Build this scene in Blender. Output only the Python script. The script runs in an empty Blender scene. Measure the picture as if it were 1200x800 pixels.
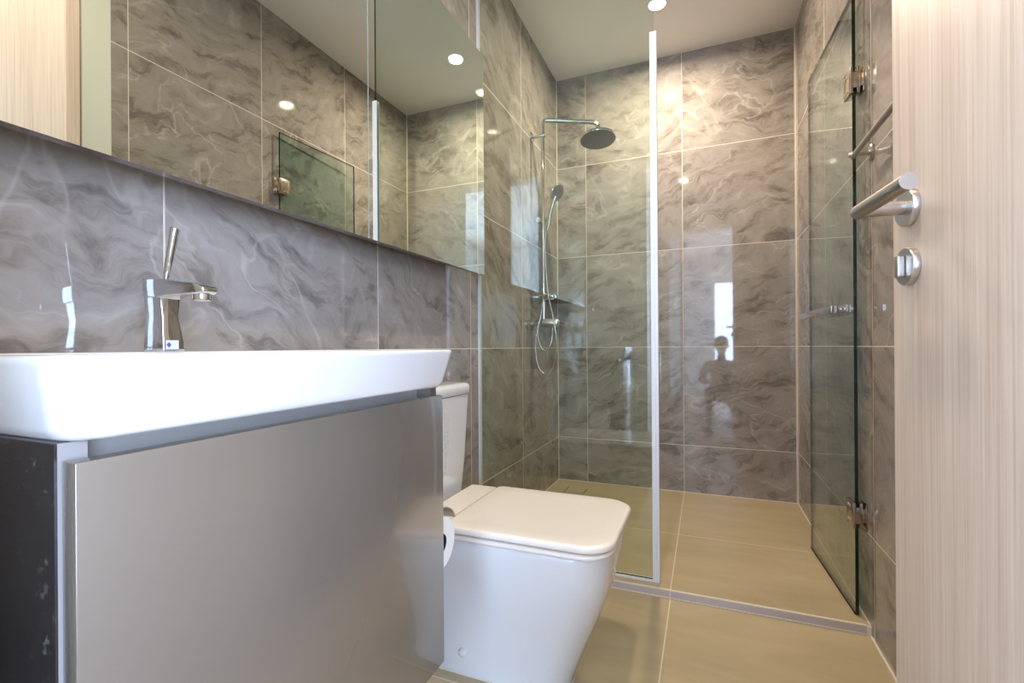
import bpy, bmesh, math
from mathutils import Vector, Matrix

C = bpy.context.scene.collection
SC = bpy.context.scene
PI = math.pi

# ------------------------------------------------------------------ camera
CAM = Vector((0.9231, 0.0, 0.9221))
yaw, pitch, roll = 0.3789, 0.0003, -0.0066
fw = Vector((-math.sin(yaw) * math.cos(pitch), math.cos(yaw) * math.cos(pitch), math.sin(pitch)))
rt = Vector((math.cos(yaw), math.sin(yaw), 0))
up = rt.cross(fw)
r2 = math.cos(roll) * rt + math.sin(roll) * up
u2 = -math.sin(roll) * rt + math.cos(roll) * up
cd = bpy.data.cameras.new('camera')
cd.sensor_width = 36
cd.lens = 543.53 / 1200 * 36
cd.shift_x = -9.8 / 1200
cd.shift_y = 6.3 / 1200
cd.clip_start = 0.01
cam = bpy.data.objects.new('camera', cd)
C.objects.link(cam)
m = Matrix((r2, u2, -fw)).transposed().to_4x4()
m.translation = CAM
cam.matrix_world = m
SC.camera = cam

# ------------------------------------------------------------------ world, exposure, daylight
w = bpy.data.worlds.new('world'); SC.world = w
w.use_nodes = True
bg = w.node_tree.nodes['Background']
bg.inputs[0].default_value = (0.62, 0.80, 1.0, 1)
bg.inputs[1].default_value = 1.4
SC.view_settings.view_transform = 'Standard'
SC.view_settings.look = 'None'
SC.view_settings.gamma = 1
SC.view_settings.use_curve_mapping = False
SC.view_settings.exposure = 0.26
SC.cycles.max_bounces = 16
SC.cycles.glossy_bounces = 8
SC.cycles.transparent_max_bounces = 24
SC.cycles.diffuse_bounces = 6
SC.cycles.sample_clamp_indirect = 6
SC.cycles.caustics_reflective = True

def area(name, loc, rot, sx, sy, power, col):
    l = bpy.data.lights.new(name, 'AREA'); l.shape = 'RECTANGLE'
    l.size = sx; l.size_y = sy; l.energy = power; l.color = col
    o = bpy.data.objects.new(name, l); C.objects.link(o)
    o.location = loc; o.rotation_euler = rot
    return o

DAY = (0.50, 0.67, 1.0)
# daylight entering by the two bedroom windows behind the camera
area('daylight_far_window', (1.55, -4.08, 1.25), (PI / 2, 0, 0), .88, 1.85, 150, DAY)
area('daylight_side_window', (3.08, -1.9, 1.35), (0, PI / 2, 0), 1.95, 2.55, 470, DAY)

WARM = (1.0, 0.86, 0.66)
def ceiling_spot(loc, power, name):
    l = bpy.data.lights.new(name, 'AREA'); l.shape = 'DISK'; l.size = 0.075
    l.energy = power; l.color = WARM; l.spread = math.radians(172)
    o = bpy.data.objects.new(name, l); C.objects.link(o)
    o.location = loc
    return o

# ------------------------------------------------------------------ helpers
def link(name, me, mat, parent=None):
    o = bpy.data.objects.new(name, me); C.objects.link(o)
    if mat is not None and not me.materials:
        me.materials.append(mat)
    if parent: o.parent = parent
    return o

def obj(name, bm, mat, parent=None, smooth=0, bevel=0, seg=3):
    """smooth: auto-smooth angle in degrees (0 = flat)"""
    me = bpy.data.meshes.new(name)
    bmesh.ops.recalc_face_normals(bm, faces=bm.faces[:])
    if bevel:
        es = [e for e in bm.edges if len(e.link_faces) == 2 and e.calc_face_angle(0) > math.radians(35)]
        bmesh.ops.bevel(bm, geom=es, offset=bevel, segments=seg, affect='EDGES', profile=0.5, clamp_overlap=True)
        if not smooth: smooth = 40
    if smooth:
        a = math.radians(smooth)
        for f in bm.faces: f.smooth = True
        for e in bm.edges:
            e.smooth = not (len(e.link_faces) == 2 and e.calc_face_angle(0) > a)
    bm.to_mesh(me); bm.free()
    return link(name, me, mat, parent)

def box(x0, x1, y0, y1, z0, z1, bm=None):
    bm = bm or bmesh.new()
    vs = [bm.verts.new(p) for p in ((x0, y0, z0), (x1, y0, z0), (x1, y1, z0), (x0, y1, z0),
                                    (x0, y0, z1), (x1, y0, z1), (x1, y1, z1), (x0, y1, z1))]
    for q in ((0, 3, 2, 1), (4, 5, 6, 7), (0, 1, 5, 4), (1, 2, 6, 5), (2, 3, 7, 6), (3, 0, 4, 7)):
        bm.faces.new([vs[i] for i in q])
    return bm

def loft(rings, bm=None, cap=True, closed_ring=True):
    bm = bm or bmesh.new()
    V = [[bm.verts.new(p) for p in r] for r in rings]
    n = len(V[0])
    for a, b in zip(V, V[1:]):
        for i in range(n if closed_ring else n - 1):
            j = (i + 1) % n
            bm.faces.new((a[i], a[j], b[j], b[i]))
    if cap:
        bm.faces.new(V[0][::-1]); bm.faces.new(V[-1])
    return bm

def rrect(x0, x1, y0, y1, z, r, n=6):
    """rounded rectangle ring; r = radius or (r at x0y0, x1y0, x1y1, x0y1)"""
    if not isinstance(r, (tuple, list)): r = (r,) * 4
    pts = []
    for (cx, cy, sx, sy, a0, rr) in ((x0, y0, 1, 1, PI, r[0]), (x1, y0, -1, 1, 1.5 * PI, r[1]),
                                      (x1, y1, -1, -1, 0, r[2]), (x0, y1, 1, -1, 0.5 * PI, r[3])):
        for k in range(n + 1):
            a = a0 + k / n * PI / 2
            pts.append((cx + sx * rr + rr * math.cos(a), cy + sy * rr + rr * math.sin(a), z))
    return pts

def frame_of(d):
    d = d.normalized()
    a = Vector((0, 0, 1)) if abs(d.z) < .9 else Vector((1, 0, 0))
    u = d.cross(a).normalized(); v = d.cross(u).normalized()
    return u, v

def cyl(p0, p1, ra, rb=None, n=28, bm=None):
    p0 = Vector(p0); p1 = Vector(p1); rb = ra if rb is None else rb
    u, v = frame_of(p1 - p0)
    return loft([[p + r * (math.cos(t) * u + math.sin(t) * v) for t in [2 * PI * i / n for i in range(n)]]
                 for p, r in ((p0, ra), (p1, rb))], bm)

def lathe(p0, axis, prof, n=40, bm=None):
    """prof: (distance along axis, radius)"""
    p0 = Vector(p0); axis = Vector(axis).normalized(); u, v = frame_of(axis)
    return loft([[p0 + axis * d + max(r, 1e-4) * (math.cos(t) * u + math.sin(t) * v)
                  for t in [2 * PI * i / n for i in range(n)]] for d, r in prof], bm)

def catmull(pts, k=8):
    P = [Vector(p) for p in pts]
    P = [2 * P[0] - P[1]] + P + [2 * P[-1] - P[-2]]
    out = []
    for i in range(1, len(P) - 2):
        for s in range(k):
            t = s / k
            out.append(0.5 * ((2 * P[i]) + (P[i + 1] - P[i - 1]) * t + (2 * P[i - 1] - 5 * P[i] + 4 * P[i + 1] - P[i + 2]) * t * t
                              + (3 * P[i] - P[i - 1] - 3 * P[i + 1] + P[i + 2]) * t ** 3))
    out.append(P[-2])
    return out

def tube(pts, r, n=14, smooth_k=0, bm=None):
    P = catmull(pts, smooth_k) if smooth_k else [Vector(p) for p in pts]
    rad = r if isinstance(r, (list, tuple)) else None
    T = [(P[min(i + 1, len(P) - 1)] - P[max(i - 1, 0)]).normalized() for i in range(len(P))]
    u, _ = frame_of(T[0]); rings = []
    for i, p in enumerate(P):
        u = (u - T[i] * u.dot(T[i])).normalized(); v = T[i].cross(u)
        rr = (rad[0] + (rad[1] - rad[0]) * i / (len(P) - 1)) if rad else r
        rings.append([p + rr * (math.cos(a) * u + math.sin(a) * v) for a in [2 * PI * k / n for k in range(n)]])
    return loft(rings, bm)

def empty(name, loc=(0, 0, 0), rotz=0):
    o = bpy.data.objects.new(name, None); C.objects.link(o)
    o.location = loc; o.rotation_euler = (0, 0, rotz); o.empty_display_size = .05
    return o

def tag(o, label, cat, group=None):
    o['label'] = label; o['category'] = cat
    if group: o['group'] = group
    return o

def struct(o): o['kind'] = 'structure'; return o

# ------------------------------------------------------------------ materials
def s2l(c):
    return tuple(((v / 255) / 12.92 if v / 255 <= .04045 else ((v / 255 + .055) / 1.055) ** 2.4) for v in c) + (1,)

def mat(name, col, rough=.5, metal=0, coat=0, spec=.5, emit=None, es=0):
    m = bpy.data.materials.new(name); m.use_nodes = True
    b = m.node_tree.nodes['Principled BSDF']
    b.inputs['Base Color'].default_value = s2l(col)
    b.inputs['Roughness'].default_value = rough
    b.inputs['Metallic'].default_value = metal
    b.inputs['Coat Weight'].default_value = coat
    b.inputs['Coat Roughness'].default_value = .03
    b.inputs['Specular IOR Level'].default_value = spec
    if emit:
        b.inputs['Emission Color'].default_value = emit + (1,)
        b.inputs['Emission Strength'].default_value = es
    return m

class NT:
    def __init__(s, m): s.t = m.node_tree; s.b = s.t.nodes['Principled BSDF']
    def n(s, kind, **kw):
        x = s.t.nodes.new(kind)
        for k, v in kw.items(): setattr(x, k, v)
        return x
    def put(s, sock, v):
        if hasattr(v, 'links'): s.t.links.new(v, sock)
        else: sock.default_value = v
    def math(s, op, a, b=None, c=None, clamp=False):
        x = s.n('ShaderNodeMath', operation=op); x.use_clamp = clamp
        s.put(x.inputs[0], a)
        if b is not None: s.put(x.inputs[1], b)
        if c is not None: s.put(x.inputs[2], c)
        return x.outputs[0]
    def comb(s, x, y, z):
        q = s.n('ShaderNodeCombineXYZ')
        for i, v in enumerate((x, y, z)): s.put(q.inputs[i], v)
        return q.outputs[0]
    def noise(s, vec, scale, det=6, rough=.55, dist=0):
        q = s.n('ShaderNodeTexNoise'); s.put(q.inputs['Vector'], vec)
        q.inputs['Scale'].default_value = scale; q.inputs['Detail'].default_value = det
        q.inputs['Roughness'].default_value = rough; q.inputs['Distortion'].default_value = dist
        return q.outputs['Fac']
    def ramp(s, fac, stops):
        q = s.n('ShaderNodeValToRGB'); s.put(q.inputs[0], fac); e = q.color_ramp.elements
        while len(e) < len(stops): e.new(.5)
        for el, (p, c) in zip(e, stops):
            el.position = p; el.color = c if len(c) == 4 else s2l(c)
        return q.outputs[0]
    def mix(s, f, a, b):
        q = s.n('ShaderNodeMix', data_type='RGBA'); s.put(q.inputs[0], f); s.put(q.inputs[6], a); s.put(q.inputs[7], b)
        return q.outputs[2]

def stone_tile(name, axis, u0, z0=.3166, size=.6, cut=None, seed=0.0, ang=.0):
    """polished grey-brown marble-look tiles, light grout lines; axis 'x' or 'y' is the wall's horizontal"""
    m = mat(name, (120, 110, 100), rough=.1, spec=.5)
    g = NT(m)
    sep = g.n('ShaderNodeSeparateXYZ'); g.put(sep.inputs[0], g.n('ShaderNodeNewGeometry').outputs['Position'])
    U = sep.outputs[0 if axis == 'x' else 1]; Z = sep.outputs[2]
    if cut is not None: U2 = g.math('MINIMUM', U, cut)     # last tile runs on to the corner
    else: U2 = U
    u = g.math('DIVIDE', g.math('SUBTRACT', U2, u0), size)
    v = g.math('DIVIDE', g.math('SUBTRACT', Z, z0), size)
    iu = g.math('FLOOR', u); iv = g.math('FLOOR', v)
    def edge(a):
        f = g.math('FRACT', a); return g.math('MINIMUM', f, g.math('SUBTRACT', 1.0, f))
    d = g.math('MINIMUM', edge(u), edge(v))
    grout = g.math('LESS_THAN', d, .0027)
    wn = g.n('ShaderNodeTexWhiteNoise', noise_dimensions='3D'); g.put(wn.inputs['Vector'], g.comb(iu, iv, seed))
    rnd = wn.outputs['Value']
    s = g.n('ShaderNodeSeparateColor'); g.put(s.inputs[0], wn.outputs['Color'])
    # local coordinates, turned by a small random angle per tile, with an offset per tile
    a = g.math('MULTIPLY_ADD', g.math('SUBTRACT', rnd, .5), .55, ang)
    ca = g.math('COSINE', a); sa = g.math('SINE', a)
    uu = g.math('ADD', g.math('MULTIPLY', U, ca), g.math('MULTIPLY', Z, sa))
    vv = g.math('SUBTRACT', g.math('MULTIPLY', Z, ca), g.math('MULTIPLY', U, sa))
    offs = g.math('MULTIPLY', s.outputs[1], 37.0)
    base = g.comb(g.math('MULTIPLY', uu, 1.0), g.math('MULTIPLY', vv, 1.0), offs)
    warp = g.noise(base, 3.2, 4, .55)
    wv = g.math('MULTIPLY_ADD', g.math('SUBTRACT', warp, .5), .34, vv)
    wisps = g.noise(g.comb(g.math('MULTIPLY', uu, 1.5), g.math('MULTIPLY', wv, 5.2), offs), 3.2, 13, .66, .35)
    cloud = g.noise(g.comb(uu, wv, g.math('ADD', offs, 5.0)), 4.2, 9, .68, .5)
    tone = g.math('ADD', g.math('MULTIPLY', wisps, .62), g.math('MULTIPLY', cloud, .38))
    col = g.ramp(tone, [(.30, (80, 72, 66)), (.42, (118, 109, 102)), (.49, (143, 134, 126)), (.57, (152, 143, 136)), (.68, (174, 167, 160))])
    # thin pale veins
    vn = g.noise(g.comb(g.math('MULTIPLY', uu, .8), g.math('MULTIPLY', wv, 1.6), g.math('ADD', offs, 11.0)), 1.9, 5, .5, 1.2)
    vd = g.math('ABSOLUTE', g.math('SUBTRACT', vn, .5))
    vein = g.math('SUBTRACT', 1.0, g.math('MULTIPLY', vd, 62.0), clamp=True)
    msk = g.noise(g.comb(uu, vv, g.math('ADD', offs, 21.0)), 2.6, 2)
    vein = g.math('MULTIPLY', vein, g.math('MULTIPLY_ADD', msk, 3.2, -1.2, clamp=True))
    vein = g.math('MULTIPLY', vein, .45)
    vn2 = g.noise(g.comb(g.math('MULTIPLY', uu, 1.1), g.math('MULTIPLY_ADD', uu, .9, g.math('MULTIPLY', vv, 1.5)), g.math('ADD', offs, 31.0)), 1.6, 4, .5, .5)
    vd2 = g.math('ABSOLUTE', g.math('SUBTRACT', vn2, .47))
    vein2 = g.math('SUBTRACT', 1.0, g.math('MULTIPLY', vd2, 90.0), clamp=True)
    vein = g.math('MAXIMUM', vein, g.math('MULTIPLY', vein2, g.math('MULTIPLY_ADD', msk, -1.8, 1.0, clamp=True)))
    col = g.mix(vein, col, s2l((196, 188, 178)))
    col = g.mix(grout, col, s2l((212, 200, 184)))
    g.put(g.b.inputs['Base Color'], col)
    g.put(g.b.inputs['Roughness'], g.math('MULTIPLY_ADD', grout, .5, .035))
    return m

def floor_tile(name, ys):
    m = mat(name, (176, 150, 112), rough=.3)
    g = NT(m)
    sep = g.n('ShaderNodeSeparateXYZ'); pos = g.n('ShaderNodeNewGeometry').outputs['Position']
    g.put(sep.inputs[0], pos)
    X, Y = sep.outputs[0], sep.outputs[1]
    d = g.math('ABSOLUTE', g.math('SUBTRACT', X, .8))
    for y in ys: d = g.math('MINIMUM', d, g.math('ABSOLUTE', g.math('SUBTRACT', Y, y)))
    grout = g.math('LESS_THAN', d, .0019)
    n = g.noise(g.comb(g.math('MULTIPLY', X, 1.0), g.math('MULTIPLY', Y, 3.5), 0.0), 2.0, 7, .55, .5)
    col = g.ramp(n, [(.3, (164, 146, 115)), (.55, (176, 157, 124)), (.75, (184, 166, 133))])
    col = g.mix(grout, col, s2l((214, 200, 176)))
    g.put(g.b.inputs['Base Color'], col)
    return m

def wood(name, c1, c2, c3, rough=.45, axis=0):
    m = mat(name, c2, rough=rough); g = NT(m)
    tc = g.n('ShaderNodeTexCoord').outputs['Object']
    mp = g.n('ShaderNodeMapping'); g.put(mp.inputs[0], tc); mp.inputs['Scale'].default_value = (9, 9, .35)
    n1 = g.noise(mp.outputs[0], 4.0, 9, .7, .3)
    mp2 = g.n('ShaderNodeMapping'); g.put(mp2.inputs[0], tc); mp2.inputs['Scale'].default_value = (75, 75, .9)
    n2 = g.noise(mp2.outputs[0], 3.0, 4, .6)
    t = g.math('ADD', g.math('MULTIPLY', n1, .4), g.math('MULTIPLY', n2, .6))
    g.put(g.b.inputs['Base Color'], g.ramp(t, [(.33, c1), (.5, c2), (.66, c3)]))
    return m

def glass(name, tint, refl=1.0):
    m = bpy.data.materials.new(name); m.use_nodes = True; t = m.node_tree; t.nodes.clear()
    out = t.nodes.new('ShaderNodeOutputMaterial'); mx = t.nodes.new('ShaderNodeMixShader')
    tr = t.nodes.new('ShaderNodeBsdfTransparent'); tr.inputs[0].default_value = tint + (1,)
    gl = t.nodes.new('ShaderNodeBsdfGlossy'); gl.inputs['Roughness'].default_value = 0
    gl.inputs['Color'].default_value = (1, 1, 1, 1)
    lw = t.nodes.new('ShaderNodeLayerWeight'); lw.inputs[0].default_value = .5
    p = t.nodes.new('ShaderNodeMath'); p.operation = 'POWER'; p.inputs[1].default_value = 4.0
    a = t.nodes.new('ShaderNodeMath'); a.operation = 'MULTIPLY_ADD'; a.inputs[1].default_value = .9; a.inputs[2].default_value = .045 * refl
    L = t.links.new
    L(lw.outputs['Facing'], p.inputs[0]); L(p.outputs[0], a.inputs[0]); L(a.outputs[0], mx.inputs[0])
    L(tr.outputs[0], mx.inputs[1]); L(gl.outputs[0], mx.inputs[2]); L(mx.outputs[0], out.inputs[0])
    return m

M = dict(
    tile_left=stone_tile('stone_tile_left', 'y', .5508, cut=2.9, seed=1.0, ang=-.30),
    tile_back=stone_tile('stone_tile_back', 'x', .2002, seed=2.0, ang=.1),
    tile_right=stone_tile('stone_tile_right', 'y', 2.3426 - 2.4, cut=2.9, seed=3.0, ang=.4),
    tile_front=stone_tile('stone_tile_front', 'x', .2002, seed=4.0),
    floor_wet=floor_tile('floor_tile_shower', [2.318]),
    floor_dry=floor_tile('floor_tile_room', [1.118, .518]),
    grout=mat('pale_grout', (216, 204, 186), .6),
    riser=mat('mauve_stone_riser', (186, 172, 168), .35),
    ceiling=mat('ceiling_paint', (232, 228, 220), .85),
    paint=mat('white_paint', (226, 228, 226), .7),
    frame=mat('pale_door_frame', (206, 208, 196), .45),
    mirror=mat('mirror_silver', (226, 232, 228), 0.0, 1.0),
    mirror_edge=mat('mirror_edge', (190, 210, 205), .2, .3),
    cab_body=mat('mirror_cabinet_body', (150, 140, 134), .09, .9),
    chrome=mat('polished_chrome', (214, 216, 220), .06, 1.0),
    satin=mat('satin_steel', (196, 190, 184), .28, 1.0),
    dull=mat('dark_bronze_steel', (178, 164, 150), .25, 1.0),
    spray=mat('grey_spray_face', (128, 130, 130), .5, .2),
    ceramic=mat('white_ceramic', (212, 209, 206), .16, 0, coat=.6),
    seat=mat('toilet_seat_plastic', (228, 216, 204), .26, 0, coat=.3),
    hose=mat('woven_hose_steel', (190, 186, 178), .26, 1.0),
    lacq=mat('taupe_lacquer', (146, 136, 124), .25, .65, coat=.4),
    lacq_edge=mat('taupe_edge_band', (140, 134, 130), .35),
    side=mat('dark_side_laminate', (64, 60, 58), .3),
    channel=mat('grip_channel', (168, 162, 154), .35),
    screen=glass('screen_glass', (.905, .955, .925), 1.1),
    door_glass=glass('door_glass', (.85, .925, .90), 1.3),
    glass_edge=mat('dark_green_glass_edge', (8, 26, 18), .08, 0, spec=.5),
    seal=mat('white_seal_strip', (224, 223, 226), .3),
    rubber=mat('dark_rubber', (30, 30, 30), .6),
    wood=wood('pale_oak_door', (204, 180, 164), (226, 206, 191), (238, 222, 210)),
    wood_floor=wood('bedroom_wood_floor', (120, 96, 74), (150, 122, 96), (170, 144, 116)),
    paper=mat('toilet_paper', (240, 238, 236), .9),
    card=mat('cardboard_core', (40, 34, 30), .8),
    label_grey=mat('grey_print', (150, 142, 136), .7),
    label_white=mat('white_sticker', (206, 206, 214), .4),
    label_purple=mat('purple_print', (86, 74, 150), .5),
    lamp=mat('lamp_face', (255, 250, 240), .5, emit=(1.0, .93, .80), es=14),
    shelf_glass=mat('shelf_plate', (104, 104, 108), .25, .8),
    sky=mat('curtain_white', (236, 240, 246), .8),
    cloth=mat('dark_jacket', (44, 44, 50), .85),
    trousers=mat('dark_trousers', (38, 40, 48), .9),
    skin=mat('skin', (196, 150, 124), .5),
    hair=mat('black_hair', (22, 18, 16), .6),
    black=mat('black_plastic', (18, 18, 20), .4),
)

# noisy dark side panel of the vanity: fine pale dust specks
g = NT(M['side'])
pos = g.n('ShaderNodeNewGeometry').outputs['Position']
sp = g.noise(pos, 90.0, 4, .7); sp2 = g.noise(pos, 9.0, 3)
f = g.math('MULTIPLY', g.math('MULTIPLY_ADD', sp, 9.0, -5.2, clamp=True), g.math('MULTIPLY_ADD', sp2, 3.0, -1.2, clamp=True))
g.put(g.b.inputs['Base Color'], g.mix(f, s2l((42, 38, 37)), s2l((120, 116, 112))))

# ------------------------------------------------------------------ the room
W, D, H = 1.407, 3.005, 2.713
ZS = .0293                       # shower floor
YS = 1.779                       # step
YN0, YN1 = -.03, .10             # the wall with the doorway
DX0, DX1, DH = .50, 1.268, 2.33  # doorway
struct(obj('wall_left', box(-.1, 0, YN1, D + .1, -.05, H), M['tile_left']))
struct(obj('wall_back', box(0, W, D, D + .1, -.05, H), M['tile_back']))
struct(obj('wall_right', box(W, W + .1, YN1, D + .1, -.05, H), M['tile_right']))
struct(obj('floor', box(0, W, YN1, YS, -.05, 0), M['floor_dry']))
struct(obj('floor_shower', box(0, W, YS, D, -.05, ZS), M['floor_wet']))
struct(obj('ceiling', box(-.1, W + .1, YN1, D + .1, H, H + .1), M['ceiling']))
# doorway wall, three pieces in one shell
b = box(-.1, DX0 - .0, YN0, YN1, -.05, H); box(DX1, W + .1, YN0, YN1, -.05, H, b); box(DX0, DX1, YN0, YN1, DH, H, b)
struct(obj('wall_front', b, M['paint']))
# door frame lining the doorway
b = box(DX0, DX0 + .025, YN0 - .01, YN1 + .004, 0, DH); box(DX1 - .004, DX1, YN0 - .01, YN1 + .004, 0, DH, b)
box(DX0 + .025, DX1 - .004, YN0 - .01, YN1 + .004, DH - .03, DH, b)
struct(obj('trim_1', b, M['frame']))
# step riser with its pale grout lines
b = box(.0, W - .012, YS - .004, YS, .004, ZS - .003)
struct(obj('trim_2', b, M['riser']))
b = box(.0, W - .008, YS - .0045, YS + .003, ZS - .003, ZS + .0006); box(0, W - .008, YS - .007, YS, 0, .004, b)
box(.797, .801, YS - .0048, YS, .004, ZS - .003, b); box(W - .012, W, YS - .008, YS + .002, 0, ZS + .0006, b)
struct(obj('trim_3', b, M['grout']))
# grout beads in the corners
b = box(0, .004, D - .004, D, ZS, H); box(W - .004, W, D - .004, D, ZS, H, b)
box(0, W, D - .004, D, ZS, ZS + .003, b); box(0, .004, YS, D, ZS, ZS + .003, b); box(W - .004, W, YS, D, ZS, ZS + .003, b)
box(W - .006, W, 1.10, YS, 0, .004, b)
struct(obj('trim_4', b, M['grout']))
# pale door frame on the right wall, seen in the mirror behind the open door
b = box(W - .012, W, 1.005, 1.078, .0, 2.36); box(W - .020, W - .012, .985, 1.012, .0, 2.36, b)
struct(obj('trim_5', b, M['frame']))
b = box(W - .006, W, .20, .985, .01, 2.36)
struct(obj('trim_6', b, M['wood']))

# ------------------------------------------------------------------ bedroom behind the camera (lights the bathroom, shows in the reflections)
BX0, BX1, BY = -1.6, 3.1, -4.1
struct(obj('floor_bedroom', box(BX0, BX1, BY, YN0, -.05, 0), M['wood_floor']))
struct(obj('ceiling_bedroom', box(BX0, BX1, BY, YN0, H, H + .1), M['ceiling']))
b = box(BX0, -.1, YN0, YN0 + .1, 0, H); box(W + .1, BX1, YN0, YN0 + .1, 0, H, b)
struct(obj('wall_bedroom', b, M['paint']))
struct(obj('wall_west', box(BX0 - .1, BX0, BY, YN0 + .1, 0, H), M['paint']))
b = box(BX0, 1.1, BY - .1, BY, 0, H); box(2.0, BX1, BY - .1, BY, 0, H, b); box(1.1, 2.0, BY - .1, BY, 0, .3, b); box(1.1, 2.0, BY - .1, BY, 2.2, H, b)
struct(obj('wall_far', b, M['paint']))
b = box(BX1, BX1 + .1, BY, -3.2, 0, H); box(BX1, BX1 + .1, -.6, YN0 + .1, 0, H, b)
box(BX1, BX1 + .1, -3.2, -.6, 0, .35, b); box(BX1, BX1 + .1, -3.2, -.6, 2.35, H, b)
struct(obj('wall_east', b, M['paint']))
def window(n, pts, ax):
    """frame of a window; pts = (a0, a1, z0, z1), ax 'x' wall at BY or 'y' wall at BX1"""
    a0, a1, z0, z1 = pts; t = .05; bm = bmesh.new(); am = (a0 + a1) / 2
    for (p, q, r, s) in ((a0, a0 + t, z0, z1), (a1 - t, a1, z0, z1), (am - t / 2, am + t / 2, z0 + t, z1 - t), (a0 + t, a1 - t, z0, z0 + t), (a0 + t, a1 - t, z1 - t, z1)):
        if ax == 'x': box(p, q, BY - .08, BY - .03, r, s, bm)
        else: box(BX1 + .03, BX1 + .08, p, q, r, s, bm)
    struct(obj('window_%d' % n, bm, M['black']))
window(1, (1.1, 2.0, .3, 2.2), 'x')
window(2, (-3.2, -.6, .35, 2.35), 'y')

# ------------------------------------------------------------------ downlights
def downlight(x, y, label, power):
    t = empty('ceiling_downlight', (x, y, H))
    tag(t, label, 'ceiling light', 'ceiling downlights')
    obj('trim_ring', lathe((0, 0, 0), (0, 0, -1), [(0, .042), (0, .056), (.003, .055), (.005, .050), (.004, .043), (.0015, .042)], 48), M['seal'], t, 40)
    obj('lamp_face', lathe((0, 0, 0), (0, 0, -1), [(.0002, .042), (.002, .042)], 40), M['lamp'], t)
    s = ceiling_spot((x, y, H - .012), power, 'downlight_beam')
downlight(.701, 2.526, 'glowing round recessed downlight in the ceiling over the shower, cut by the picture top', 25)
downlight(.72, .72, 'recessed round downlight over the vanity end of the room, seen only as reflections', 13)

# ------------------------------------------------------------------ mirror cabinet
mc = empty('mirror_cabinet', (0, 0, 0))
tag(mc, 'long wall-hung mirror cabinet with two mirrored doors above the washbasin and toilet', 'mirror cabinet')
MZ0, MZ1 = 1.212, 2.094
MY0, MYM, MY1 = .255, .991, 1.682
obj('cabinet_body', box(.0005, .078, MY0 + .01, MY1 - .095, MZ0 + .048, MZ1 - .004), M['cab_body'], mc)
for a, bb in ((MY0, MYM - .0015), (MYM + .0015, MY1)):
    d = obj('mirror_door', box(.080, .0955, a + .001, bb - .001, MZ0, MZ1), M['cab_body'], mc)
    bm = box(.0956, .1, a, bb, MZ0, MZ1); me = bpy.data.meshes.new('mirror_glass')
    bmesh.ops.recalc_face_normals(bm, faces=bm.faces[:])
    for f in bm.faces: f.material_index = 0 if f.normal.x > .5 else (1 if abs(f.normal.y) > .5 else 2)
    bm.to_mesh(me); bm.free()
    for k in ('mirror', 'mirror_edge', 'cab_body'): me.materials.append(M[k])
    link('mirror_glass', me, None, d)
d['label'] = 'mirrored door nearer the shower'

# ------------------------------------------------------------------ vanity cabinet
v = empty('vanity_cabinet', (0, 0, 0))
tag(v, 'wall-hung taupe vanity cabinet with one big drawer front under the white washbasin', 'bathroom cabinet')
VY0, VY1, VZ0, VZ1 = .2085, .781, .325, .8458
VX = .434
obj('side_panel', box(.001, VX, VY0, VY0 + .002, VZ0, VZ1), M['side'], v)['label'] = 'dark speckled side panel facing the door'
obj('side_panel', box(.001, VX, VY0 + .002, VY0 + .022, VZ0, VZ1), M['lacq_edge'], v)
obj('side_panel', box(.001, VX, VY1 - .02, VY1, VZ0, VZ1), M['lacq'], v)
obj('bottom_panel', box(.001, VX, VY0 + .022, VY1 - .02, VZ0, VZ0 + .018), M['lacq'], v)
b = box(.393, .403, VY0 + .022, VY1 - .02, .765, VZ1); box(.403, VX, VY0 + .022, VY1 - .02, .765, .775, b)
obj('grip_channel', b, M['channel'], v)
obj('drawer_front', box(.4365, .456, .2120, .7700, .322, .8315), M['lacq'], v, bevel=.0012, seg=2)
b = box(.40, .43, .60, .63, VZ0 - .02, VZ0)

# ------------------------------------------------------------------ washbasin
bs = empty('washbasin', (0, 0, 0))
tag(bs, 'thick white ceramic washbasin with softly tapered sides on the taupe vanity', 'washbasin')
def R(x1, y0, y1, z, r, x0=.0008, rb=.004): return rrect(x0, x1, y0, y1, z, (rb, r, r, rb), 7)
rings = [R(.443, .222, .770, .8462, .024), R(.4505, .214, .7815, .8470, .028), R(.4545, .209, .7875, .8505, .031), R(.4575, .2055, .7915, .858, .032),
         R(.467, .199, .7965, .890, .033), R(.472, .195, .7985, .910, .033), R(.473, .1945, .799, .9145, .032), R(.4715, .196, .7975, .9172, .031), R(.468, .1995, .794, .9182, .029),
         rrect(.16, .452, .21, .763, .9182, .03, 7), rrect(.163, .449, .213, .760, .9145, .03, 7), rrect(.175, .435, .215, .725, .860, .04, 7),
         rrect(.19, .42, .24, .70, .856, .05, 7)]
obj('basin_bowl', loft(rings), M['ceramic'], bs, 50)
obj('drain_plug', lathe((.29, .47, .856), (0, 0, 1), [(0, .03), (.004, .03), (.006, .026), (.006, 0.001)]), M['chrome'], bs, 40)

# ------------------------------------------------------------------ faucet
fa = empty('basin_faucet', (.118, .478, .9182))
tag(fa, 'chrome angular single-lever basin faucet standing at the back of the washbasin', 'faucet')
def prism(poly, y0, y1, bm=None):
    return loft([[(x, y0, z) for x, z in poly], [(x, y1, z) for x, z in poly]], bm)
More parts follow.
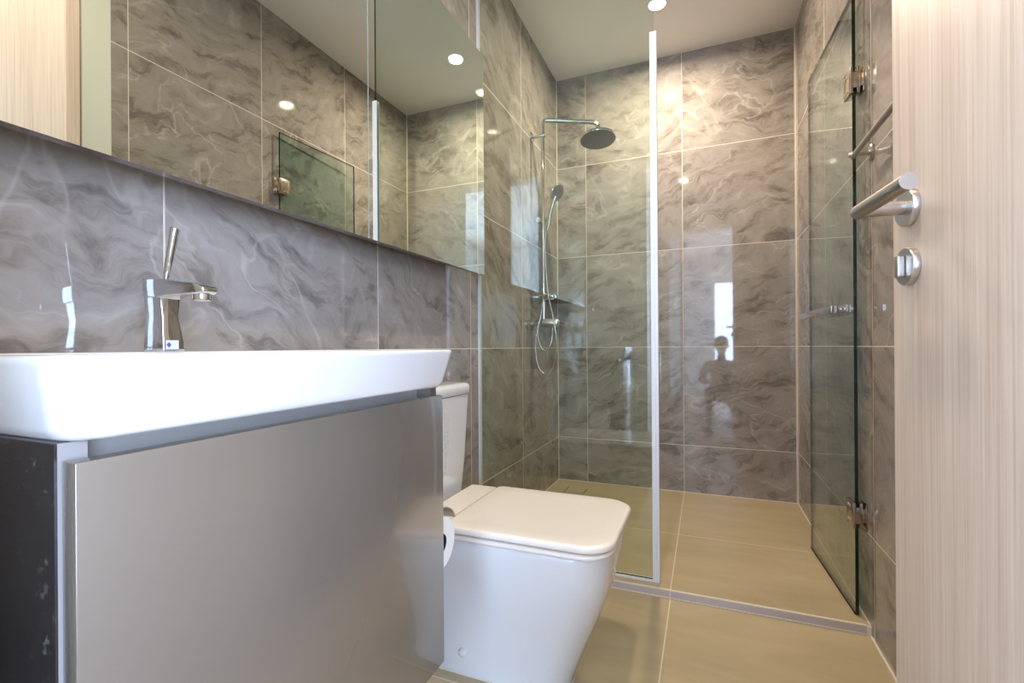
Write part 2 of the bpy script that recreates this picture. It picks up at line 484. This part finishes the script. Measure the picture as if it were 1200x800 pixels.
# side outline of body and spout (x towards the room, z up)
rings = []
def fr(z, x0, x1, hw): return [(x0, -hw, z), (x1, -hw, z), (x1, hw, z), (x0, hw, z)]
body = loft([fr(0, -.022, .0275, .0165), fr(.02, -.022, .0255, .0155), fr(.055, -.022, .019, .0125), fr(.085, -.022, .019, .0155), fr(.092, -.022, .026, .017)])
obj('faucet_body', body, M['chrome'], fa, bevel=.0018, seg=3)
def sx(x, zt, zb, ht, hb): return [(x, -ht, zt), (x, ht, zt), (x, hb, zb), (x, -hb, zb)]
sp = loft([sx(-.0222, .117, .086, .0185, .0165), sx(.012, .1145, .084, .0185, .0165), sx(.035, .1125, .087, .018, .016), sx(.072, .1065, .0865, .019, .016), sx(.102, .101, .0865, .0165, .0145), sx(.112, .0965, .089, .012, .0105)])
obj('spout', sp, M['chrome'], fa, bevel=.0025, seg=3)
obj('aerator', cyl((.092, 0, .088), (.092, 0, .0765), .0135, .0128), M['chrome'], fa, bevel=.0015, seg=2)
obj('lever', tube([(.006, 0, .113), (.014, 0, .14), (.027, .002, .196)], [.0036, .0068], 18, 5), M['chrome'], fa, bevel=.001, seg=1)
k = obj('sticker', box(.0278, .0281, -.013, .006, .004, .018), M['label_white'], fa)
k['label'] = 'small white sticker with a purple diamond'
k.rotation_euler = (0, 0, 0)
bm = loft([[(x, -.0085 + dy, .011 + dz) for dy, dz in ((-.0035, 0), (0, -.0045), (.0035, 0), (0, .0045))] for x in (.0281, .0284)])
q = obj('sticker_print', bm, M['label_purple'], k)

# ------------------------------------------------------------------ toilet
TY = 1.238
to = empty('toilet', (0, TY, 0))
tag(to, 'white close-coupled toilet with closed lid between the vanity and the glass screen', 'toilet')
def tr(x0, x1, hw, z, rf, rb=.02): return rrect(x0, x1, -hw, hw, z, (rb, rf, rf, rb), 10)
rings = [tr(.02, .580, .084, .0015, .082), tr(.02, .582, .085, .02, .083), tr(.02, .598, .091, .06, .086), tr(.02, .626, .106, .13, .094), tr(.02, .656, .126, .20, .100),
         tr(.02, .681, .147, .265, .104), tr(.02, .697, .163, .325, .105), tr(.02, .7045, .172, .375, .103), tr(.02, .707, .1745, .405, .102), tr(.02, .707, .175, .414, .101), tr(.022, .703, .172, .418, .098)]
obj('pedestal_bowl', loft(rings), M['ceramic'], to, 50)
b = bmesh.new()
rings = [tr(.02, .581, .087, 0, .084), tr(.02, .581, .087, .003, .084)]
obj('sealant_line', loft(rings, b), M['grout'], to)
cp = obj('fixing_cap', lathe((.29, -.1435, .072), (0, -1, -.25), [(-.03, .011), (.004, .011), (.006, .008), (.0065, .001)]), M['ceramic'], to, 40)
cp.location = (0, .043, 0)
# deck between bowl and cistern
rings = [rrect(.183, .274, -.168, .168, .416, (.01, .002, .002, .01), 10), rrect(.183, .274, -.168, .168, .452, (.01, .002, .002, .01), 10), rrect(.185, .274, -.166, .166, .4565, (.01, .002, .002, .01), 10)]
obj('hinge_cover', loft(rings), M['seat'], to, 50)
rings = [rrect(.02, .1825, -.160, .160, z, .02, 8) for z in (.412, .4345)]
obj('rear_deck', loft(rings), M['ceramic'], to, 50)
# seat and lid
def seat(x0, x1, hw, z0, z1, name, mt, crown=0):
    def r(ins, z): return rrect(x0 + ins, x1 - ins, -hw + ins, hw - ins, z, (.018, .075, .075, .018), 10)
    rings = [r(.005, z0), r(.001, z0 + .002), r(0, z0 + .005), r(0, z1 - .006), r(.0015, z1 - .003), r(.005, z1 - .0008), r(.010, z1), r(.05, z1 + crown * .6), r(.10, z1 + crown)]
    return obj(name, loft(rings), mt, to, 60)
seat(.2745, .716, .184, .420, .4345, 'toilet_seat', M['seat'])
seat(.2745, .722, .1875, .4385, .4575, 'toilet_lid', M['seat'], -.003)
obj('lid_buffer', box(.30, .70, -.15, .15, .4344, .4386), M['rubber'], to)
# cistern
def ta(ins, z, x1=.18, hw=.171): return rrect(.002, x1 - ins, -hw + ins, hw - ins, z, (.006, .028, .028, .006), 8)
rings = [ta(.030, .4352), ta(.022, .437), ta(.018, .445), ta(.010, .55), ta(.004, .68), ta(0, .7655)]
obj('cistern', loft(rings), M['ceramic'], to, 50)
rings = [ta(-.001, .7675), ta(-.003, .769), ta(-.004, .785), ta(-.003, .795), ta(.001, .800), ta(.008, .8035), ta(.02, .8045)]
obj('cistern_lid', loft(rings), M['ceramic'], to, 50)
obj('flush_button', lathe((.09, 0, .804), (0, 0, 1), [(0, .022), (.003, .022), (.0045, .019), (.0045, .001)]), M['chrome'], to, 40)
# printed care text on the cistern front
b = bmesh.new()
def xs(q): return .18 - (.004 * (.7655 - q) / .0855 if q > .68 else .004 + .006 * (.68 - q) / .13)
for c_, (yy, z0_, z1_, ww) in enumerate(((.002, .60, .715, .0022), (.008, .55, .70, .0016), (.013, .53, .69, .0016), (.018, .54, .66, .0014), (.023, .56, .70, .0014), (.028, .60, .66, .0014))):
    z = z0_; i = 0
    while z < z1_:
        h = (.003, .006, .004, .008, .003)[(i * 3 + c_) % 5]
        box(xs(z) - .0015, xs(z) + .0003, yy, yy + ww, z, z + h, b)
        z += h + (.003, .004, .011)[(i + c_) % 3]; i += 1
box(xs(.53) - .002, xs(.53) + .0004, -.006, .006, .522, .536, b)
obj('printed_text', b, M['label_grey'], to)['label'] = 'faint grey printed lines on the cistern front'

# ------------------------------------------------------------------ paper holder with roll on the vanity's far side
ph = empty('paper_holder', (.335, .878, .506))
tag(ph, 'chrome covered paper holder on the far side of the vanity', 'paper holder')
obj('mount_plate', box(-.064, .03, -.0965, -.0915, -.02, .075), M['chrome'], ph, bevel=.001)
obj('roll_arm', tube([(-.060, -.0925, .0), (-.0605, -.04, 0), (-.061, -.004, 0), (-.056, .0, 0), (.05, 0, 0)], .005, 12), M['chrome'], ph, 50)
cv = []
for i in range(9):
    a = math.radians(100 - i * 9.5); cv.append((.063 * math.cos(a) * 1.0, .063 * math.sin(a)))
b = loft([[(-.055, y, z), (.052, y, z), (.052, y * 1.02 + .0005, z + .0016), (-.055, y * 1.02 + .0005, z + .0016)] for y, z in [(-.0925, .058)] + cv])
obj('roll_cover', b, M['satin'], ph, 40)
ro = empty('toilet_paper_roll', (.335, .878, .4926))
tag(ro, 'white toilet paper roll peeking out behind the vanity front', 'toilet paper')
b = lathe((-.05, 0, 0), (1, 0, 0), [(0, .021), (0, .056), (.003, .058), (.097, .058), (.1, .056), (.1, .021), (0, .021)], 40)
obj('paper', b, M['paper'], ro, 40)
obj('cardboard_core', lathe((-.05, 0, 0), (1, 0, 0), [(.0, .0185), (.0, .021), (.1, .021), (.1, .0185), (0, .0185)], 32), M['card'], ro, 40)

# ------------------------------------------------------------------ fixed glass screen
GY = 1.825
gs = empty('glass_shower_screen', (0, GY, ZS))
tag(gs, 'fixed clear glass shower panel from floor to ceiling beyond the toilet', 'shower screen')
GX1 = .748
def glass_pane(bm, gm, name, parent):
    """pane in glass material, narrow edge faces in the dark green edge material (index 1)"""
    me = bpy.data.meshes.new(name); bmesh.ops.recalc_face_normals(bm, faces=bm.faces[:])
    big = max(f.calc_area() for f in bm.faces)
    for f in bm.faces: f.material_index = 0 if f.calc_area() > big * .5 else 1
    bm.to_mesh(me); bm.free(); me.materials.append(gm); me.materials.append(M['glass_edge'])
    return link(name, me, None, parent)
glass_pane(box(.003, GX1, -.005, .005, .008, H - ZS - .002), M['screen'], 'glass_panel', gs)
b = box(.0008, .003, -.0095, .0095, 0, H - ZS - .002); box(.003, .009, -.0095, -.0055, 0, H - ZS - .002, b); box(.003, .009, .0055, .0095, 0, H - ZS - .002, b)
obj('wall_channel', b, M['seal'], gs)
b = box(.009, GX1 + .012, -.011, .011, .0003, .0075)
obj('floor_channel', b, M['seal'], gs)
b = box(GX1 + .0008, GX1 + .012, -.010, .010, .008, 2.082)
box(GX1 - .014, GX1 + .0008, -.010, -.0055, .008, 2.082, b); box(GX1 - .014, GX1 + .0008, .0055, .010, .008, 2.082, b)
obj('seal_strip', b, M['seal'], gs, bevel=.0008, seg=1)

# ------------------------------------------------------------------ open glass door
P0 = Vector((1.384, 1.829)); P1 = Vector((1.355, 2.362)); L = (P1 - P0).length
ang = math.atan2(P1.y - P0.y, P1.x - P0.x)
gd = empty('glass_shower_door', (P0.x, P0.y, ZS), ang)
tag(gd, 'frameless tinted glass shower door standing open against the right wall', 'shower door')
glass_pane(box(0, L, -.005, .005, .010, 2.078 - ZS), M['door_glass'], 'glass_panel', gd)
obj('bottom_seal', box(.003, L - .003, -.006, .006, .003, .0098), M['rubber'], gd)
for zc, lb in ((1.790, 'upper hinge'), (.362, 'lower hinge')):
    z = zc - ZS
    b = box(-.012, .052, -.0135, -.0055, z - .042, z + .042); box(-.012, .052, .0055, .0135, z - .042, z + .042, b)
    box(-.0125, -.0005, -.0135, .0135, z - .026, z + .026, b)
    h = obj('hinge', b, M['dull'], gd, bevel=.0012, seg=2)
    # knuckle and plate fixed to the tiles (the wall is towards local -y)
    b = box(-.012, .012, -.0205, -.0137, z - .022, z + .022); box(-.028, .030, -.0212, -.0190, z - .045, z + .045, b)
    obj('wall_plate', b, M['dull'], h, bevel=.0008, seg=2)
    b = bmesh.new()
    for sx in (.018, .036):
        for sz in (-.024, .024): cyl((sx, .0130, z + sz), (sx, .0150, z + sz), .0055, n=16, bm=b)
    obj('screws', b, M['satin'], h, 40)

b = box(.055, .49, .030, .054, 1.002, 1.028)
hp = obj('pull_handle', b, M['chrome'], gd, bevel=.002, seg=2)
for u_ in (.075, .44):
    obj('standoff', cyl((u_, .0052, 1.016), (u_, .0302, 1.016), .009), M['chrome'], hp, 40)
obj('pull_plate', box(.045, .10, .0052, .012, 1.003, 1.030), M['chrome'], hp, bevel=.001)

# ------------------------------------------------------------------ shower set on the left wall
SY = 2.505
ss = empty('shower_column', (0, SY, 0))
tag(ss, 'chrome shower column with overhead rose and hand shower on the left tiled wall', 'shower')
PX = .072
obj('riser_pipe', cyl((PX, 0, 1.06), (PX, 0, 2.17), .0112), M['chrome'], ss, 40)
ax, ay = .80, .42
def A(d, z): return (PX + d * .94, d * .34, z)
obj('overhead_arm', tube([A(0, 2.165), A(0, 2.19), A(.006, 2.203), A(.02, 2.210), A(.10, 2.207), A(.27, 2.196), A(.297, 2.190), A(.312, 2.176), A(.316, 2.140)], .0125, 18, 5), M['chrome'], ss, 50)
hd = Vector(A(.312, 2.104))
rose = obj('shower_rose', lathe(hd, (0.06, -.12, -1), [(-.035, .010), (-.020, .012), (-.014, .028), (-.006, .085), (-.002, .1), (.006, .1015), (.010, .0995)], 56), M['chrome'], ss, 40)
obj('spray_face', lathe(hd, (0.06, -.12, -1), [(.0095, .0985), (.0115, .0975), (.0117, .001)], 56), M['spray'], rose, 40)
b = cyl((0.001, 0, 2.125), (PX, 0, 2.125), .008); lathe((0.0005, 0, 2.125), (1, 0, 0), [(0, .024), (.006, .024), (.009, .02)], 32, b)
lathe((PX - .016, 0, 2.125), (1, 0, 0), [(0, .013), (.034, .013)], 24, b)
obj('wall_bracket', b, M['chrome'], ss, 40)
# diverter block: short bar standing off the wall
b = lathe((.001, 0, 1.207), (1, 0, 0), [(0, .026), (.008, .026), (.010, .0205), (.125, .0205), (.130, .0185)], 32)
obj('diverter_bar', b, M['chrome'], ss, 40)
b = lathe((.001, 0, 1.058), (1, 0, 0), [(0, .028), (.010, .028), (.014, .018), (.06, .018)], 32)
obj('mixer_body', b, M['chrome'], ss, 40)
b = lathe((.062, 0, 1.060), (1, .05, -.05), [(0, .014), (.004, .024), (.088, .024), (.094, .021), (.095, .001)], 32)
obj('mixer_handle', b, M['satin'], ss, 40)
b = lathe((.001, -.07, 1.05), (1, 0, 0), [(0, .026), (.006, .026), (.009, .012), (.035, .012)], 28); cyl((.03, -.07, 1.05), (.04, -.005, 1.06), .010, bm=b)
obj('inlet_elbow', b, M['chrome'], ss, 40)
# sliding holder and hand shower
b = lathe((PX, 0, 1.626), (0, 0, 1), [(0, .017), (.045, .017)], 28); cyl((PX, 0, 1.648), (PX + .040, -.02, 1.640), .011, .013, bm=b)
obj('slide_holder', b, M['chrome'], ss, 40)
h0 = Vector((.110, -.022, 1.600)); h1 = Vector((.122, -.022, 1.672)); h2 = Vector((.150, -.020, 1.762))
hs = obj('hand_shower', tube([h0, h1, (.137, -.021, 1.722), h2], [.0095, .013], 18, 5), M['chrome'], ss, 40)
hn = Vector((.83, -.30, -.46)).normalized(); hc = Vector((.157, -.02, 1.785))
obj('spray_head', lathe(hc, hn, [(-.018, .012), (-.014, .034), (-.004, .047), (.006, .050), (.009, .048)], 40), M['chrome'], hs, 40)
obj('spray_face', lathe(hc, hn, [(.0085, .046), (.0105, .045), (.0108, .001)], 40), M['spray'], hs, 40)
# hose: from the hand shower down in a long loop and up to the mixer
def hose(pts, name):
    return obj(name, tube(pts, .0056, 12, 10), M['hose'], ss, 60)
hose([(.110, -.022, 1.604), (.093, -.022, 1.56), (.089, -.021, 1.434), (.103, -.021, 1.231), (.117, -.024, 1.163), (.134, -.030, 1.095), (.148, -.034, 1.023), (.155, -.03, .952), (.147, -.024, .865), (.122, -.021, .795), (.084, -.021, .768), (.049, -.021, .800), (.030, -.021, .870), (.029, -.021, .950), (.040, -.019, 1.018), (.052, -.010, 1.05)], 'shower_hose')
hose([(.072, -.012, 1.20), (.071, -.018, 1.174), (.061, -.021, 1.098), (.041, -.024, 1.021), (.048, -.022, .952), (.068, -.021, .908), (.094, -.021, .902), (.115, -.020, .930), (.124, -.016, .975), (.126, -.006, 1.03), (.125, 0, 1.048)], 'link_hose')
obj('slide_knob', lathe((.052, -.012, 1.640), (0, -1, 0), [(0, .008), (.016, .0095), (.018, .0135), (.026, .0135), (.028, .012)], 28), M['seal'], ss, 40)

# ------------------------------------------------------------------ shelves
def shelf(name, x0, x1, y0, y1, z, label, inner):
    t = empty(name, (x0 if inner < 0 else x1, (y0 + y1) / 2, z)); ox, oy = t.location.x, t.location.y
    tag(t, label, 'shelf')
    b = box(x0 - ox, x1 - ox, y0 - oy, y1 - oy, -.0025, .0015)
    obj('shelf_plate', b, M['shelf_glass'], t)
    a = (x0 - ox, x1 - ox)
    xi = a[1] if inner < 0 else a[0]; s = -1 if inner < 0 else 1
    b = box(min(xi, xi + s * .004), max(xi, xi + s * .004), y0 - oy, y1 - oy, 0.0015, .021)
    box(a[0], a[1], y0 - oy, y0 - oy + .004, 0.0015, .021, b); box(a[0], a[1], y1 - oy - .004, y1 - oy, 0.0015, .021, b)
    obj('raised_rim', b, M['chrome'], t)
    return t
shelf('shower_shelf', .0005, .102, 2.66, 2.99, 1.212, 'small chrome edged shelf in the far left shower corner behind the mixer', -1)

# ------------------------------------------------------------------ towel rail on the right wall
trl = empty('towel_rail', (W, 1.735, 1.518))
tag(trl, 'round chrome towel rail on the right wall in front of the glass door', 'towel rail')
obj('rail_bar', cyl((-.047, .012, -.003), (-.047, -.60, -.006), .0085), M['satin'], trl, 40)
for yy in (0, -.585):
    b = lathe((-.0005, yy, 0), (-1, 0, 0), [(0, .024), (.005, .024), (.008, .021), (.008, .0085), (.060, .0085), (.062, .007)], 32)
    obj('rail_post', b, M['satin'], trl, 40)

# ------------------------------------------------------------------ floor drain
dr = empty('floor_drain', (.171, 2.803, ZS))
tag(dr, 'square tiled-in floor drain in the far left corner of the shower', 'floor drain')
obj('drain_frame', box(-.062, .062, -.062, .062, .0002, .0008), M['floor_wet'], dr)
for a, c in ((-.062, -.057), (.057, .062)): obj('drain_slot', box(a, c, -.06, .06, .0008, .0012), M['rubber'], dr)
for a, c in ((-.060, -.0585), (.0585, .060)): obj('drain_joint', box(-.053, .053, a, c, .0008, .0011), M['label_grey'], dr)

# ------------------------------------------------------------------ the wooden door, open to the right
hx, hy = 1.2655, .104
ex, ey = 1.185, .850
da = math.atan2(ey - hy, ex - hx); DL = math.hypot(ex - hx, ey - hy)
dw = struct(empty('door_1', (hx, hy, 0), da))
dw['label'] = 'pale oak door leaf standing open at the right edge with a steel lever handle'
obj('door_leaf', box(0, DL, -.040, 0, .008, 2.32), M['wood'], dw, bevel=.0015, seg=2)
# local +y is the face towards the room; u = distance along the leaf from the hinge
U0 = DL - .049
def rosette(zc, name, parent):
    return obj(name, lathe((U0, 0.0002, zc), (0, 1, 0), [(0, .026), (.007, .026), (.0085, .025), (.009, .0005)], 48), M['satin'], parent, 40)
hz = 1.113
dh = obj('door_handle', tube([(U0, .008, hz), (U0, .045, hz), (U0, .0555, hz), ], .0095, 28), M['satin'], dw, 50)
bm = cyl((U0 + .0085, .0600, hz), (U0 - .128, .0600, hz - .001), .0100, n=36)
obj('lever', bm, M['satin'], dh, 50)
rosette(hz, 'rosette', dh)
tt = rosette(1.031, 'thumb_turn', dw)
b = box(U0 - .0055, U0 + .0055, .009, .0185, 1.031 - .015, 1.031 + .015)
obj('turn_knob', b, M['satin'], tt, bevel=.002)

# ------------------------------------------------------------------ photographer crouching behind the camera (shows as a dark reflection in the back wall)
pe = bpy.data.meshes.new('person')
J = {  # joint: (x, y, z, radius)
 'pelvis': (0, -.14, .27, .135), 'waist': (0, -.11, .40, .125), 'chest': (0, -.04, .58, .150), 'neck0': (0, .0, .735, .075), 'neck': (0, .01, .775, .052), 'head0': (0, .025, .84, .060),
 'shL': (-.17, -.01, .69, .066), 'elL': (-.25, .10, .47, .044), 'wrL': (-.14, .27, .47, .028), 'haL': (-.11, .33, .475, .030),
 'shR': (.17, -.01, .69, .066), 'elR': (.25, .10, .47, .044), 'wrR': (.14, .27, .47, .028), 'haR': (.11, .33, .475, .030),
 'hipL': (-.10, -.12, .26, .095), 'knL': (-.16, .28, .36, .062), 'anL': (-.15, .12, .075, .042), 'toL': (-.16, .29, .035, .034),
 'hipR': (.10, -.12, .26, .095), 'knR': (.18, .24, .075, .062), 'anR': (.15, -.20, .075, .042), 'toR': (.15, -.30, .04, .034)}
K = list(J); E_ = [('pelvis', 'waist'), ('waist', 'chest'), ('chest', 'neck0'), ('neck0', 'neck'), ('neck', 'head0'), ('chest', 'shL'), ('shL', 'elL'), ('elL', 'wrL'), ('wrL', 'haL'),
 ('chest', 'shR'), ('shR', 'elR'), ('elR', 'wrR'), ('wrR', 'haR'), ('pelvis', 'hipL'), ('hipL', 'knL'), ('knL', 'anL'), ('anL', 'toL'), ('pelvis', 'hipR'), ('hipR', 'knR'), ('knR', 'anR'), ('anR', 'toR')]
pts = [J[k][:3] for k in K]; rad = [J[k][3] for k in K]
ed = [(K.index(a), K.index(b)) for a, b in E_]
# five fingers on each hand, lightly curled
for sx_, hk in ((-1, 'haL'), (1, 'haR')):
    hx_, hy_, hz_, _ = J[hk]
    for i in range(5):
        th = i == 4
        ox = (-.024 + .016 * i) if not th else -sx_ * .034
        ln = (.030, .036, .034, .026, .024)[i]
        q0 = len(pts)
        if th: seq = [(hx_ + ox, hy_ - .005, hz_ + .005), (hx_ + ox * 1.3, hy_ + .020, hz_ + .004)]
        else: seq = [(hx_ + ox, hy_ + .034, hz_), (hx_ + ox, hy_ + .034 + ln, hz_ - .008), (hx_ + ox, hy_ + .034 + ln * 1.5, hz_ - .030)]
        pts += seq; rad += [.0095, .0088, .0075][:len(seq)]
        ed.append((K.index(hk), q0)); ed += [(q0 + j, q0 + j + 1) for j in range(len(seq) - 1)]
pe.from_pydata(pts, ed, [])
pers = link('person', pe, M['cloth'])
pers.location = (1.12, -.55, 0)
tag(pers, 'crouching person in dark clothes behind the camera, a dark shape mirrored in the back wall', 'person')
md = pers.modifiers.new('skin', 'SKIN')
lay = pe.skin_vertices[0].data
for i, r_ in enumerate(rad): lay[i].radius = (r_, r_ * (.8 if K[i] in ('chest', 'waist') else 1)) if i < len(K) else (r_, r_)
lay[0].use_root = True
sb = pers.modifiers.new('subd', 'SUBSURF'); sb.levels = 2; sb.render_levels = 2
def head_ring(z, rx, yf, yb, n=28):
    out = []
    for i in range(n):
        a = 2 * PI * i / n; c, s_ = math.cos(a), math.sin(a)
        out.append((rx * c, (yf if s_ > 0 else yb) * s_, z))
    return out
hb = loft([head_ring(z, rx, yf, yb) for z, rx, yf, yb in ((-.115, .03, .055, .02), (-.105, .045, .078, .045), (-.08, .058, .088, .065), (-.04, .068, .090, .085), (0, .074, .090, .098), (.04, .075, .088, .102), (.075, .066, .074, .092), (.098, .045, .05, .065), (.110, .015, .018, .02))])
hd_ = obj('head', hb, M['skin'], pers, 80); hd_.location = (0, .035, .935)
nb = loft([[(-.012, .084, -.03), (.012, .084, -.03), (0, .108, -.03)], [(-.006, .086, .012), (.006, .086, .012), (0, .094, .012)]])
obj('nose', nb, M['skin'], hd_, 60)
for s_ in (-1, 1):
    obj('ear', lathe((s_ * .070, 0, -.01), (s_, -.3, 0), [(0, .026), (.008, .03), (.012, .022)], 16), M['skin'], hd_, 60)
    obj('eye', lathe((s_ * .031, .078, .012), (0, 1, 0), [(0, .012), (.006, .010), (.009, .004)], 14), M['black'], hd_, 60)
obj('mouth', box(-.022, .022, .080, .0905, -.062, -.056), mat('lips', (150, 90, 84), .5), hd_)
hr = loft([head_ring(z, rx, yf, yb) for z, rx, yf, yb in ((-.06, .066, .0, .082), (-.02, .078, .01, .100), (.03, .083, .03, .110), (.055, .082, .092, .108), (.085, .070, .082, .095), (.108, .045, .055, .066), (.120, .012, .018, .02))])
obj('hair', hr, M['hair'], hd_, 80)
